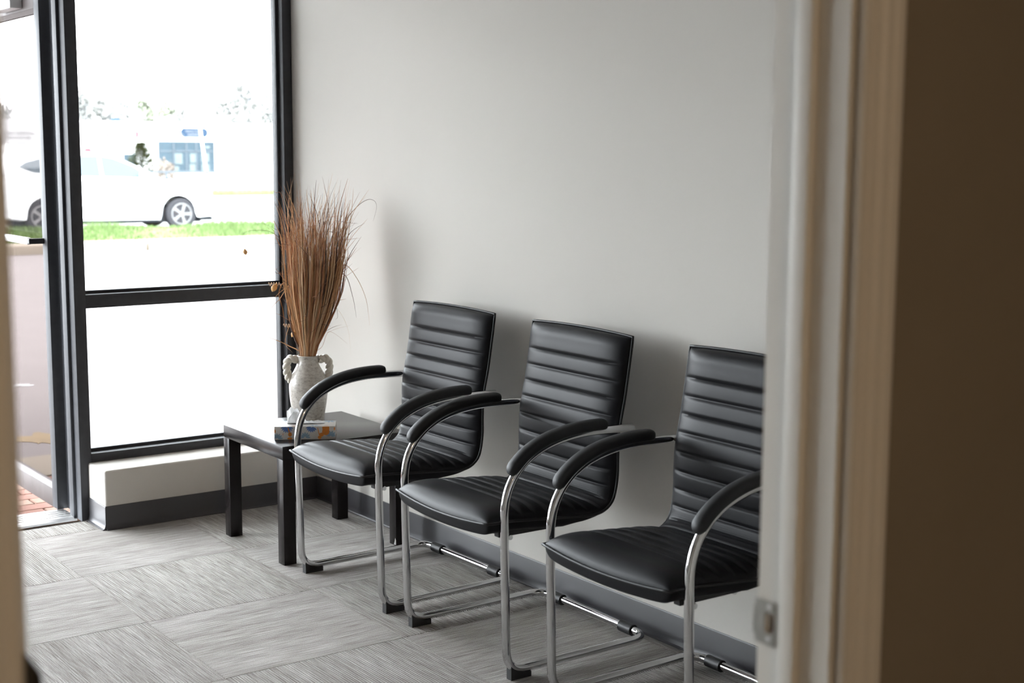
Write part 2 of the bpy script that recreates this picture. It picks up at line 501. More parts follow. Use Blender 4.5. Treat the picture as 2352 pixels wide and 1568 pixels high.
obj('closer_bracket', box((-.43, -.066, 2.122), (-.39, -.052, 2.150), .003), M['rubber'], cl)
hg = obj('continuous_hinge', box((.001, dt-.002, .012), (.098, dt+.010, dh), .002), M['bronze'], d1, 40)
for k in range(16):
    obj('hinge_knuckle', box((.030, dt-.0055, .10+.132*k), (.052, dt-.002, .175+.132*k), .0015), M['bronze'], hg, 40)

# ------------------------------------------------------------------ doorway trim in the foreground
t1 = thing('trim_1', 'cream painted door jamb and moulded casing with a latch plate', 'door frame', (DX0, JR, 0), kind='structure')
L_ = DX1-DX0
# jamb board with a pocket for the latch
zs0, zs1 = .902, .960
bm = new()
bx(bm, (0, 0, 0), (L_, .019, zs0+.016)); bx(bm, (0, 0, zs1-.016), (L_, .019, 2.05))
bx(bm, (0, 0, zs0+.016), (.0135, .019, zs1-.016)); bx(bm, (.029, 0, zs0+.016), (L_, .019, zs1-.016))
obj('jamb', bm, M['trimw'], t1)
obj('door_stop', box((.045, -.0115, 0), (.071, -.0002, 2.03), .002, 3), M['trimw'], t1, 40)
sp = new()
bx(sp, (-.004, -.0022, zs0), (.0135, -.0002, zs1), .0006)
bx(sp, (.029, -.0022, zs0), (.0315, -.0002, zs1), .0006)
bx(sp, (.0135, -.0022, zs0), (.029, -.0002, zs0+.016)); bx(sp, (.0135, -.0022, zs1-.016), (.029, -.0002, zs1))
bx(sp, (-.007, -.0022, zs0+.010), (-.003, .004, zs1-.010), .0008)
spo = obj('strike_plate', sp, M['steel'], t1, label='steel latch strike plate')
obj('latch_hole', box((.0137, .012, zs0+.016), (.0288, .0185, zs1-.016)), M['woodraw'], spo)
for z in (zs0+.008, zs1-.008):
    sc = lathe(new(), [(.0035, 0), (.0033, .0008), (.002, .0012)], 12)
    bmesh.ops.rotate(sc, verts=sc.verts[:], matrix=Matrix.Rotation(PI/2, 3, 'X'))
    obj('screw', sc, M['alu'], spo, 40, (.021, -.0022, z))
prof = [(0, 0), (0, .008), (.003, .011), (.010, .0115), (.0125, .009), (.0155, .009), (.018, .0125), (.025, .0135), (.028, .011), (.031, .0115),
        (.036, .0155), (.046, .0165), (.049, .0145), (.052, .0145), (.055, .0175), (.066, .0185), (.071, .0165), (.073, .012), (.073, 0)]
bm = prism(new(), [(L_+.0062+d, .007+w*.88) for w, d in prof], 2, 0, 2.12)
obj('casing', bm, M['trimw'], t1, 28)
bm = prism(new(), [(-d, .012+w) for w, d in prof], 2, 0, 2.12)
obj('casing', bm, M['trimw'], t1, 28)
t2 = thing('trim_2', 'cream painted door jamb edge with dark hinge', 'door frame', (DX0, JL, 0), kind='structure')
obj('jamb', box((0, -.019, 0), (L_, 0, 2.05), .002), M['trimw'], t2, 40)
obj('door_stop', box((.046, .0002, 0), (.080, .012, 2.03), .003), M['trimw'], t2, 40)
bm = prism(new(), [(L_+.0062+d, -.007-w*.88) for w, d in prof], 2, 0, 2.12)
obj('casing', bm, M['trimw'], t2, 28)
hb = prism(new(), [(-.0065, 1.02), (.003, 1.02), (.003, 1.112), (-.0065, 1.128)], 0, L_+.0003, L_+.026)
obj('hinge', hb, M['darkhinge'], t2, label='dark metal hinge')

# ------------------------------------------------------------------ chairs
SIDE = [(-.650, .468), (-.60, .467), (-.567, .466), (-.469, .458), (-.344, .447), (-.285, .4415), (-.240, .445), (-.208, .461), (-.188, .490),
        (-.177, .55), (-.176, .62), (-.172, .69), (-.152, .79), (-.136, .891), (-.124, .970)]
YO = .35                                     # chair origin lies 0.35 m in front of the wall
def chair_profile():
    pts = smoothpath([(0, y, z) for y, z in SIDE], 24)
    s = [0]
    for a, b in zip(pts, pts[1:]): s.append(s[-1]+(b-a).length)
    tot = s[-1]
    def at(d):
        d = min(max(d, 0), tot)
        lo = 0
        while lo < len(s)-2 and s[lo+1] < d: lo += 1
        t = (d-s[lo])/(s[lo+1]-s[lo])
        p = pts[lo].lerp(pts[lo+1], t)
        tg = (pts[min(lo+2, len(pts)-1)]-pts[max(lo-1, 0)]).normalized()
        nrm = Vector((0, -tg.z, tg.y))           # towards the sitter
        return p, nrm
    return at, tot
AT, TOT = chair_profile()
# seams, measured along the profile from the front edge
crook = None
for k in range(400):
    p, _ = AT(TOT*k/400)
    if p.y > -.230 and crook is None: crook = TOT*k/400
SEAMS = [.118]
while SEAMS[-1] < crook-.03: SEAMS.append(SEAMS[-1]+.0495)
d = TOT-.086
back = []
while d > crook+.012: back.append(d); d -= .0535
SEAMS_BACK = back[::-1]
ALL = SEAMS+SEAMS_BACK
HW = .2565
def cushion(s0, s1, front_end, top_end):
    ns = int((s1-s0)/.0026); nu = 46
    bm = new()
    F, B = [], []
    for i in range(ns+1):
        s = s0+(s1-s0)*i/ns
        p, nr = AT(s)
        d = min(abs(s-q) for q in ALL)
        T = .036+.008*max(0, min(1, (crook-s)/.1))
        ef = min(1, max(0, s/.058)); et = min(1, max(0, (TOT-s)/.040))
        T *= (1-(1-ef)**2.4)**.5 if front_end else 1
        T *= (1-(1-et)**2.2)**.5 if top_end else 1
        crease = .75*(1-min(d/.0105, 1))**1.6+.25*(1-min(d/.027, 1))**2
        inner = math.exp(-((s-crook)/.055)**2)
        rowF, rowB = [], []
        for k in range(nu+1):
            u = math.sin(PI/2*(2*k/nu-1)*.999)*.55+(2*k/nu-1)*.45
            e = max(0, 1-abs(u)**5.5)**.55
            c = 1-(.25 if front_end else .155)*crease*(.35+.65*min(1, (1-abs(u))/.12))
            t = T*e*c*(1-.25*inner)
            sag = (1-u*u)
            q = p.copy(); q.x = u*HW; q.y += YO
            if front_end: w = max(0, 1-s/.10)**1.3; q.z -= .013*sag*w; q.y -= .012*sag*w
            if top_end: w = max(0, 1-(TOT-s)/.05); q.z += .007*sag*w
            rowF.append(q+nr*t)
            tb = .012+.024*max(0, min(1, (crook-.02-s)/.12))
            eb = max(0, 1-abs(u)**22)**.5
            rb = (1-(1-min(1, s/.010))**2)**.5 if front_end else 1
            rowB.append(q-nr*(tb*eb*min(rb, 1, et*2+.05)+.0005))
        F.append([bm.verts.new(v) for v in rowF]); B.append([bm.verts.new(v) for v in rowB])
    for i in range(ns):
        for k in range(nu):
            bm.faces.new((F[i][k], F[i][k+1], F[i+1][k+1], F[i+1][k]))
            bm.faces.new((B[i][k+1], B[i][k], B[i+1][k], B[i+1][k+1]))
        bm.faces.new((B[i][0], F[i][0], F[i+1][0], B[i+1][0]))
        bm.faces.new((F[i][nu], B[i][nu], B[i+1][nu], F[i+1][nu]))
    for k in range(nu):
        bm.faces.new((F[0][k+1], F[0][k], B[0][k], B[0][k+1]))
        bm.faces.new((F[ns][k], F[ns][k+1], B[ns][k+1], B[ns][k]))
    bmesh.ops.remove_doubles(bm, verts=bm.verts[:], dist=.00002)
    return bm
def edge_pt(s, u, front_end, top_end):
    p, nr = AT(s); q = p.copy(); q.x = u*(HW+.002); q.y += YO; sag = 1-u*u
    if front_end: w = max(0, 1-s/.10)**1.3; q.z -= .013*sag*w; q.y -= .012*sag*w+.003*w
    if top_end: w = max(0, 1-(TOT-s)/.05); q.z += .007*sag*w+.003*w
    return q
def piping(s0, s1, end):
    pts = []
    n = 40
    fe, te = end == 'front', end == 'top'
    if fe:
        pts += [edge_pt(s1+(s0-s1)*i/n, -1, 1, 0) for i in range(n)]
        pts += [edge_pt(s0, -1+2*i/24, 1, 0) for i in range(25)]
        pts += [edge_pt(s0+(s1-s0)*(i+1)/n, 1, 1, 0) for i in range(n)]
    else:
        pts += [edge_pt(s0+(s1-s0)*i/n, -1, 0, 1) for i in range(n)]
        pts += [edge_pt(s1, -1+2*i/24, 0, 1) for i in range(25)]
        pts += [edge_pt(s1+(s0-s1)*(i+1)/n, 1, 0, 1) for i in range(n)]
    return tube(new(), pts, .0042, 8)

TX = .2805                                   # tube centre from the chair's middle
RZ = .0255                                   # floor rail height
def side_path(x):
    a = [(x, -.140, .700), (x, -.20, .7025)]
    a += bez((x, -.25, .704), (x, -.47, .714), (x, -.611, .645), (x, -.6105, .49), 26)
    a += [(x, -.6095, .40), (x, -.606, .25), (x, -.603, .12)]
    a += bez((x, -.602, .095), (x, -.601, .045), (x, -.580, RZ), (x, -.530, RZ), 12)
    a += [(x, -.40, RZ), (x, -.25, RZ+.001)]
    return a
def full_path():
    L = side_path(-TX)
    L += bez((-TX, -.125, RZ+.002), (-TX, -.075, RZ+.003), (-TX+.03, -.068, RZ+.004), (-TX+.07, -.068, RZ+.004), 10)
    Rr = [(-x, y, z) for x, y, z in L]
    mid = [(-.1, -.068, RZ+.004), (0, -.068, RZ+.004), (.1, -.068, RZ+.004)]
    return [(x, y+YO, z) for x, y, z in L+mid+Rr[::-1]]
def pad(x):
    path = bez((0, -.25, .704), (0, -.47, .714), (0, -.611, .645), (0, -.6105, .49), 150)
    path = [(0, -.238, .7035)]+path[:]
    # keep the stretch that carries the pad
    path = [p for p in path if not (p[2] < .598 and p[1] < -.5)]
    n = len(path)
    bm = new()
    rings = []
    s = [0]
    for a, b in zip(path, path[1:]): s.append(s[-1]+math.dist(a, b))
    for i, p in enumerate(path):
        a, b = path[max(i-1, 0)], path[min(i+1, n-1)]
        t = Vector((0, b[1]-a[1], b[2]-a[2])).normalized()
        nr = Vector((0, t.z, -t.y))              # outwards from the arc
        if nr.z < 0 and nr.y > 0: nr = -nr
        end = min(s[i], s[-1]-s[i])
        k = (1-(1-min(1, end/.030))**2.3)**.5*.96+.04
        hw, hh = .0225*k, .0175*k
        c = Vector((x, p[1]+YO, p[2]))+nr*(.0185-.006*(1-k))
        ring = []
        for j in range(20):
            th_ = 2*PI*j/20
            cx, cz = math.cos(th_), math.sin(th_)
            cx = math.copysign(abs(cx)**.8, cx); cz = math.copysign(abs(cz)**.8, cz)
            ring.append(bm.verts.new(c+Vector((hw*cx, 0, 0))+nr*(hh*cz)))
        rings.append(ring)
    for a, b in zip(rings, rings[1:]):
        for j in range(20): bm.faces.new((a[j], a[(j+1) % 20], b[(j+1) % 20], b[j]))
    bm.faces.new(rings[0]); bm.faces.new(rings[-1])
    return bm

def make_chair(loc, rz, label):
    c = thing('visitor_chair', label, 'chair', loc, rz, group='black cantilever chairs along the wall')
    obj('frame', tube(new(), full_path(), .0126, 18), M['chrome'], c, 40, label='bent chrome tube frame')
    so = obj('seat', cushion(0, crook, True, False), M['leather'], c, 60)
    obj('piping', piping(0, crook, 'front'), M['piping'], so, True)
    bo = obj('backrest', cushion(crook, TOT, False, True), M['leather'], c, 60)
    obj('piping', piping(crook, TOT, 'top'), M['piping'], bo, True)
    for sx in (-1, 1):
        x = sx*TX
        obj('armrest_pad', pad(x), M['pad'], c, 50)
        y0, y1 = -.592+YO, -.520+YO
        bm = prism(new(), [(y0, 0), (y1, 0), (y1, .016), (y0+.05, .017), (y0+.022, .030), (y0, .048)], 0, x-.0118, x+.0118)
        obj('foot', bm, M['rubber'], c)
        sl = tube(new(), [(sx*.215, -.068+YO, RZ+.003), (sx*.155, -.068+YO, RZ+.003)], .0182, 18)
        obj('floor_sleeve', sl, M['rubber'], c, 40)
        bo_ = tube(new(), [(x-sx*.010, -.165+YO, .700), (sx*.235, -.165+YO, .700)], .006, 10)
        obj('back_bolt', bo_, M['chrome'], c, 40)
    for y in (-.585, -.40):
        p_ = tube(new(), [(-TX+.004, y+YO, .4245), (TX-.004, y+YO, .4245)], .0075, 12) if y < -.5 else \
             tube(new(), [(-HW+.03, y+YO, .415), (HW-.03, y+YO, .415)], .0075, 12)
        obj('crossbar', p_, M['chrome'], c, 40)
    for sx in (-1, 1):
        obj('seat_bracket', box((sx*.225-.012, -.60+YO, .4165), (sx*.225+.012, -.39+YO, .432), .002), M['rubber'], c)
    return c
chair = make_chair((.668, -.345, 0), .008, 'black ribbed leather armchair on chrome tubes, the one next to the side table')
dup(chair, (1.402, -.350, 0), -.020, 'black ribbed leather armchair on chrome tubes, between the two others')
dup(chair, (2.166, -.350, 0), -.010, 'black ribbed leather armchair on chrome tubes, half hidden by the door frame')

# ------------------------------------------------------------------ side table
WT, TH = .530, .45
tb = thing('side_table', 'small square black-brown side table in the corner by the window', 'table', (-.2556, -.0697, 0), -.0138)
obj('tabletop', box((0, -WT, TH-.05), (WT, 0, TH), .0015), M['lack'], tb, 40)
for x in (0, WT-.05):
    for y in (-WT, -.05):
        lg = obj('leg', box((x, y, 0), (x+.05, y+.05, TH-.0502), .0012), M['lack'], tb, 40)
        if x > 0 and y > -.1:
            bm = new()
            vs = [bm.verts.new(v) for v in ((x+.034, y-.0004, .003), (x+.0495, y-.0004, .003), (x+.0495, y-.0004, .022), (x+.044, y-.0004, .030), (x+.040, y-.0004, .016))]
            bm.faces.new(vs)
            vb = bmesh.ops.extrude_face_region(bm, geom=bm.faces[:])
            bmesh.ops.translate(bm, verts=[v for v in vb['geom'] if isinstance(v, bmesh.types.BMVert)], vec=(0, .0006, 0))
            obj('paint_chip', bm, M['chip'], lg)

# ------------------------------------------------------------------ vase and dried grasses
VX, VY = -.089, -.310
RZV = math.atan2(.885, .465)                  # handles lie along this direction
vz = thing('vase', 'cream crackled ceramic urn vase with two twisted handles', 'vase', (VX, VY, TH), RZV)
vp = [(.0, .0), (.056, .0), (.060, .004), (.061, .02), (.0655, .05), (.0715, .085), (.0755, .12), (.0765, .15), (.0735, .175), (.066, .197), (.055, .217),
      (.0455, .235), (.041, .248), (.040, .258), (.041, .268), (.043, .273), (.042, .2755), (.037, .274), (.035, .262), (.036, .245), (.05, .215), (.066, .18), (.07, .14), (.06, .05), (.0, .012)]
pts = smoothpath([(r, 0, z) for r, z in vp], 3)
obj('body', lathe(new(), [(max(p.x, .0004), p.z) for p in pts], 56, False, False), M['vase'], vz, 60)
for sx in (-1, 1):
    hp = smoothpath([(.043, 0, .255), (.058, 0, .263), (.074, 0, .260), (.083, 0, .245), (.084, 0, .225), (.082, 0, .205), (.077, 0, .188), (.068, 0, .176)], 10)
    fr = frames(hp)
    bm = new()
    for ph in (0, PI):
        path = []
        for i, (p, t, u, v) in enumerate(fr):
            a = ph+2*PI*3.2*i/(len(fr)-1)
            path.append(p+(u*math.cos(a)+v*math.sin(a))*.0068)
        tube(bm, path, .0100, 12)
    if sx < 0: bmesh.ops.rotate(bm, verts=bm.verts[:], matrix=Matrix.Rotation(PI, 3, 'Z'))
    obj('handle', bm, M['handle'], vz, 60)

gr = thing('dried_grass_bunch', 'tall bunch of brown dried grasses standing in the vase', 'dried grass', (VX, VY, TH+.03), RZV)
def blade(bm, pts, w, mi, n=None, face=None):
    fr = frames(pts)
    m_ = len(fr)
    a = face if face is not None else R.uniform(0, PI)
    prev = None
    for i, (p, t, u, v) in enumerate(fr):
        k = i/(m_-1)
        ww = w*(1-.92*max(0, (k-.45)/.55)**1.2)*(.75+.25*min(1, k*4))
        d = u*math.cos(a)+v*math.sin(a)
        e = (-u*math.sin(a)+v*math.cos(a))*ww*.35
        cur = [bm.verts.new(p-d*ww/2), bm.verts.new(p+e), bm.verts.new(p+d*ww/2)]
        if prev:
            for j in (0, 1):
                f = bm.faces.new((prev[j], prev[j+1], cur[j+1], cur[j])); f.material_index = mi
        prev = cur
GM = [M['g1'], M['g2'], M['g3'], M['g4']]
bm = new()
for i in range(640):
    a = R.uniform(0, 2*PI); q = math.sqrt(R.random())
    r0 = .030*q
    b0 = Vector((r0*.6*math.cos(a), r0*.6*math.sin(a), .03))
    b = Vector((r0*math.cos(a), r0*math.sin(a), .245))
    H = R.triangular(.45, .98, .80)
    spread = .155*q*(H/.85)**1.2+R.gauss(0, .012)
    tip = Vector((spread*math.cos(a)+.046*H, spread*.8*math.sin(a), H))
    mid = b.lerp(tip, .50)+Vector((R.gauss(0, .010), R.gauss(0, .010), 0))
    mid.x += .17*(tip.x-b.x); mid.y += .17*(tip.y-b.y)
    bend = Vector((R.gauss(0, .024)+.02*math.cos(a)*q, R.gauss(0, .024), 0))
    pth = smoothpath([b0, b, b.lerp(mid, .5), mid, mid.lerp(tip, .6), tip+bend], 3)
    mi = R.choices([0, 1, 2, 3], [.42, .27, .13, .18])[0]
    blade(bm, pth, R.uniform(.0025, .0078), mi)
for i in range(90):                             # fine twigs crossing the bundle
    a = R.uniform(0, 2*PI); z = R.uniform(.30, .80); q = .05+.10*z
    b = Vector((q*.8*math.cos(a)+.02*z, q*.8*math.sin(a), z))
    dr = Vector((math.cos(a+R.gauss(0, .7)), math.sin(a+R.gauss(0, .7)), R.uniform(-.2, 1.3))).normalized()
    l = R.uniform(.05, .13)
    blade(bm, smoothpath([b, b+dr*l*.5+Vector((0, 0, R.gauss(0, .008))), b+dr*l], 3), R.uniform(.001, .0022), R.choice([1, 2, 2]))
obj('grass_blades', bm, GM, gr, recalc=False, kind='stuff')
Z0 = TH+.03
STRAY = [
 (2, .0035, [(.012, .60), (.022, .722), (.069, 1.03), (.148, 1.236), (.2, 1.308), (.243, 1.338), (.272, 1.333), (.279, 1.304), (.265, 1.253)]),
 (1, .0035, [(.012, .60), (.02, .722), (.059, .926), (.095, 1.098), (.148, 1.201), (.186, 1.287)]),
 (2, .003, [(.012, .60), (.02, .722), (.059, .926), (.112, 1.081), (.165, 1.201), (.23, 1.249)]),
 (0, .0028, [(.012, .60), (.022, .722), (.077, 1.012), (.146, 1.081), (.197, 1.029), (.234, .941), (.247, .836)]),
 (2, .0024, [(.012, .60), (.022, .722), (.069, 1.03), (.146, 1.046), (.179, .959), (.194, .872)]),
 (3, .0016, [(.012, .60), (.022, .722), (.068, .943), (.124, .899), (.161, .82), (.17, .715)]),
 (1, .0018, [(.012, .60), (.022, .722), (.057, .762), (.087, .821), (.16, .768)]),
 (3, .0024, [(-.01, .60), (-.016, .722), (-.042, .988), (-.102, .979), (-.162, .911), (-.249, .826), (-.3, .79)]),
 (3, .0024, [(-.01, .60), (-.016, .722), (-.051, .996), (-.111, .945), (-.154, .894), (-.181, .825)]),
 (0, .0036, [(-.005, .60), (-.02, .722), (-.08, .763), (-.139, .79), (-.185, .806)]),
 (2, .0024, [(-.012, .60), (-.022, .722), (-.076, 1.031), (-.116, 1.052), (-.156, 1.086), (-.184, 1.114)]),
 (1, .0030, [(-.012, .60), (-.022, .722), (-.066, 1.1), (-.107, 1.168), (-.127, 1.219), (-.143, 1.228)]),
 (3, .0030, [(-.01, .60), (-.016, .722), (-.028, .823), (-.058, .858), (-.079, .823), (-.088, .771), (-.06, .736)]),
 (1, .0034, [(-.012, .60), (-.025, .722), (-.08, 1.304), (-.117, 1.372), (-.14, 1.389)]),
 (0, .0030, [(-.012, .60), (-.022, .722), (-.076, .996), (-.111, .971), (-.095, .893), (-.084, .754)]),
 (2, .0024, [(.01, .60), (.018, .722), (.042, .943), (.086, 1.03), (.119, .89), (.11, .864)]),
 (2, .0012, [(-.012, .60), (-.022, .722), (-.073, 1.168), (-.107, 1.194), (-.157, 1.22), (-.241, 1.211), (-.2372, 1.15)]),
 (4, .0018, [(-.012, .60), (-.022, .722), (-.06, .93), (-.09, .99), (-.115, 1.0)]),
]
for mi, w, pth in STRAY:
    bm = new()
    dep = R.gauss(0, .03)
    P3 = [(x, dep*min(1, abs(x)*12), z-Z0) for x, z in pth]
    blade(bm, smoothpath(P3, 6), w*1.45, 0, face=PI/2*R.random())
    obj('stray_blade', bm, (GM+[M['g1']])[mi], gr, recalc=False)
def pod_mesh(l, w):
    n = 10
    return lathe(new(), [(max(.0003, w*math.sin(PI*(i/n)**.85)), l*(i/n-.5)) for i in range(n+1)], 14)
for (x, z, l, w, tl) in ((-.127, .997, .040, .0115, .5), (-.052, .815, .040, .011, .6), (-.2372, 1.138, .026, .0085, -.2)):
    o = obj('seed_pod', pod_mesh(l, w), M['pod'], gr, True, (x, 0, z-Z0), label='orange-brown dried seed pod')
    o.rotation_euler = (.2, tl, 0)
for (x, z, turns) in ((-.095, .845, 5), (-.15, 1.01, 5)):
    pth = [(x+.010*k/8, .006*math.cos(k*.8), z-Z0+.007*math.sin(k*.8)) for k in range(turns*8)]
    obj('curled_tendril', tube(new(), pth, .0010, 5), M['g4'], gr, True)

# ------------------------------------------------------------------ tissue box
ang = math.atan2(.196, .118)
tx_ = thing('tissue_box', 'flat tissue box printed with blue and orange flowers on the side table', 'tissue box', (.13, -.572, TH), ang)
TL, TD, TZ = .229, .115, .050
bxm = obj('carton', box((0, 0, 0), (TL, TD, TZ), .0012), M['card'], tx_, 40)
def flat(poly, y=None, z=None, t=.0004):
    bm = new()
    if y is not None: return prism(bm, poly, 1, y-t, y-.00005)
    return prism(bm, poly, 2, z+.00005, z+t)
def petal(cx, cz, a, l, w, r0=.003, n=7):
    out = []
    for i in range(n+1):
        t = i/n; out.append((r0+l*t, w*math.sin(PI*min(1, t*.88+.06))**.7))
    for i in range(n, -1, -1):
        t = i/n; out.append((r0+l*t, -w*math.sin(PI*min(1, t*.88+.06))**.7))
    ca, sa = math.cos(a), math.sin(a)
    return [(cx+x*ca-y*sa, cz+x*sa+y*ca) for x, y in out]
def clip(poly, x0, x1, y0, y1):
    def cut(p, ins, inter):
        o = []
        for i in range(len(p)):
            a, b = p[i-1], p[i]
            if ins(b):
                if not ins(a): o.append(inter(a, b))
                o.append(b)
            elif ins(a): o.append(inter(a, b))
        return o
    def ix(v): return lambda a, b: (v, a[1]+(b[1]-a[1])*(v-a[0])/(b[0]-a[0]))
    def iy(v): return lambda a, b: (a[0]+(b[0]-a[0])*(v-a[1])/(b[1]-a[1]), v)
    for ins, it in ((lambda p: p[0] >= x0, ix(x0)), (lambda p: p[0] <= x1, ix(x1)), (lambda p: p[1] >= y0, iy(y0)), (lambda p: p[1] <= y1, iy(y1))):
        if len(poly) < 3: return []
        poly = cut(poly, ins, it)
    return poly
def disc(cx, cz, rx, rz, n=16): return [(cx+rx*math.cos(2*PI*k/n), cz+rz*math.sin(2*PI*k/n)) for k in range(n)]
lim = (.001, TL-.001, .0012, TZ-.0012)
PR = []
for cx, cz, l, w, mt, a0, a1, n in ((.048, .050, .021, .0032, 'blue', -2.9, -.3, 8), (.140, .049, .019, .0032, 'blue', -2.9, -.6, 7), (.011, .004, .018, .0034, 'paleblue', .1, 2.6, 6),
                                    (.115, .008, .017, .0034, 'paleblue', .0, 3.1, 7), (.085, .030, .016, .0026, 'paleblue', -2.3, .2, 5), (.211, .010, .020, .0040, 'paleblue', .3, 2.7, 6)):
    for k in range(n): PR.append((mt, petal(cx, cz, a0+(a1-a0)*k/(n-1), l, w)))
PR += [('orange', disc(.059, .020, .0072, .0085)), ('orange', [(.050, .046), (.054, .045), (.060, .024), (.056, .022)]), ('orange', disc(.058, .004, .009, .005)),
       ('orange', disc(.193, .029, .0140, .0135)), ('orange', [(.180, .0488), (.206, .0488), (.2065, .036), (.1805, .036)]), ('orange', disc(.177, .018, .0085, .0075)),
       ('orange', disc(.170, .008, .007, .007)), ('orange', [(.161, .046), (.164, .044), (.170, .018), (.167, .016)]), ('orange', disc(.002, .033, .004, .007)),
       ('peach', disc(.033, .021, .0022, .005)), ('orange', disc(.226, .040, .003, .006)), ('peach', disc(.064, .0065, .003, .0025))]
for mt, poly in PR:
    poly = clip(poly, *lim)
    if len(poly) >= 3: obj('print_patch', flat(poly, y=0, t=.0002+.0002*(mt != 'paleblue')+.0001*(mt == 'orange')), M[mt], bxm)
TP = []
for cx, cy, n, l in ((.15, .008, 6, .020), (.205, .10, 7, .022), (.03, .10, 6, .018), (.10, .11, 5, .02), (.012, .02, 6, .017)):
    for k in range(n): TP.append(('paleblue', petal(cx, cy, 2*PI*k/n, l, .0035)))
TP += [('peach', disc(.075, .010, .008, .006)), ('peach', disc(.195, .012, .009, .006)), ('orange', disc(.08, .105, .008, .006))]
for mt, poly in TP:
    poly = clip(poly, .001, TL-.001, .001, TD-.001)
    if len(poly) >= 3: obj('print_patch', flat(poly, z=TZ, t=.0002+.0002*(mt != 'paleblue')), M[mt], bxm)
sl_ = [(TL/2+(.072*math.cos(2*PI*k/28)), TD/2+.017*math.sin(2*PI*k/28)) for k in range(28)]
obj('slot', flat(sl_, z=TZ, t=.0007), M['slot'], bxm)
bm = new()                                       # rumpled sheet pulled up through the slot
rows = []
NU, NV = 28, 12
def sheet(bm, x0, x1, top, lean, seed, flop=0):
    rr = random.Random(seed)
    ph = [rr.uniform(0, 6) for _ in range(4)]
    rows = []
    for j in range(NV+1):
        v = j/NV
        row = []
        for i in range(NU+1):
            u = i/NU
            h = top*(.80+.20*math.sin(PI*(u*.8+.08))**.8)
            x = x0+(x1-x0)*(.5+(u-.5)*(1-.38*v))+.006*math.sin(3*v+ph[0])
            y = TD/2+.007*math.sin(9*u+ph[1]+2*v)*(.4+v)+.004*math.sin(21*u+ph[2])*v+lean*v*v
            z = TZ+.001+h*(v-flop*v*v)+.003*math.sin(11*u+ph[3])*v
            row.append(bm.verts.new((x, y, z)))
        rows.append(row)
    for a, b in zip(rows, rows[1:]):
        for i in range(NU): bm.faces.new((a[i], a[i+1], b[i+1], b[i]))
sheet(bm, .038, .105, .060, .002, 3)
sheet(bm, .048, .125, .050, -.014, 5)
sheet(bm, .115, .185, .018, -.006, 8, .35)
o = obj('tissue', bm, M['tissue'], tx_, 60)
md = o.modifiers.new('thickness', 'SOLIDIFY'); md.thickness = .0006

# ------------------------------------------------------------------ outdoors
GZ = -.05
struct('parking_lot', box((-17.2, -40, -.2), (-2.0, 60, GZ)), M['asphalt'], 'parking lot asphalt outside the shop window', 'ground')
struct('road', box((-46, -60, -.2), (-20.8, 90, GZ-.03)), M['road'], 'road beyond the grass verge', 'road')
struct('far_lot', box((-150, -90, -.25), (-49.5, 140, GZ-.02)), M['road'], 'parking lot in front of the white building', 'ground')
struct('entry_step', box((-2.02, -4.5, -.2), (-.91, 3, -.062)), M['mortar'], 'sand bed under the brick paving at the entrance', 'paving')
es = bpy.data.objects['entry_step']
pv = []
for i in range(8):
    for j in range(-20, 12):
        x = -1.03-.101*i
        y = .205*j+(.1025 if i % 2 else 0)
        if y < -2.6 or y > 1.4: continue
        pv.append((x, y))
bme = [mesh_of('paver', box((-.0485, -.1, -.03), (.0485, .1, 0), .004, 1), M[k]) for k in ('brick', 'brick2')]
for x, y in pv:
    o = link('paver', R.choice(bme), es, (x-.0505, y, -.032+R.uniform(-.001, .001)))
struct('kerb_edge', box((-2.35, -6, -.2), (-1.875, 8, -.034), .01), M['concrete'], 'pale concrete edging between paving and parking lot', 'kerb')
for k, txt in enumerate(('beyond the left edge of the view', 'left of the joint, also seen through the door glass', 'right of the joint, seen through the window', 'hidden past the window jamb')):
    struct('verge_kerb', box((-17.75, -6.2+6.0*k, -.2), (-17.2, -6.2+6.0*k+5.975, .10), .03, 3), M['concrete'],
           'concrete kerb length along the grass verge, '+txt, 'kerb', smooth=40)
bm = new()
prof_v = [(-20.9, -.2), (-20.9, .02), (-20.3, .16), (-19.2, .20), (-18.1, .12), (-17.75, .085), (-17.75, -.2)]
prism(bm, prof_v, 1, -6, 30)
struct('verge', bm, M['soil'], 'raised grass verge between parking lot and road', 'verge')
bm = new()
def vz_(x):
    for (a, za), (b, zb_) in zip(prof_v[1:], prof_v[2:-1]):
        if a <= x <= b: return za+(zb_-za)*(x-a)/(b-a)
    return .1
for k in range(16000):
    x, y = R.uniform(-20.85, -17.8), R.uniform(-1, 14)
    h = R.uniform(.05, .13)*(1+.6*math.sin(y*2.1+x)*math.sin(y*.7))
    a = R.uniform(0, PI)
    dx, dy = math.cos(a)*.012, math.sin(a)*.012
    z = vz_(x)-.01
    l = Vector((R.gauss(0, .03), R.gauss(0, .03), 0))
    v = [bm.verts.new((x-dx, y-dy, z)), bm.verts.new((x+dx, y+dy, z)), bm.verts.new(Vector((x, y, z+h))+l)]
    bm.faces.new(v)
obj('verge_grass', bm, M['grass'], None, recalc=False, label='bright green grass growing on the verge by the road', category='grass', kind='stuff')
struct('far_verge', box((-49.6, 0, -.2), (-46.0, 60, .02), .05), M['soil'], 'far strip of grass across the road', 'verge')
bm = new()
for k in range(3000):
    x, y = R.uniform(-49.5, -46.1), R.uniform(10, 27)
    a = R.uniform(0, PI); dx, dy = math.cos(a)*.02, math.sin(a)*.02
    v = [bm.verts.new((x-dx, y-dy, .01)), bm.verts.new((x+dx, y+dy, .01)), bm.verts.new((x, y, .01+R.uniform(.04, .09)))]
    bm.faces.new(v)
obj('far_verge_grass', bm, M['grass'], None, recalc=False, label='thin strip of grass on the far side of the road', category='grass', kind='stuff')
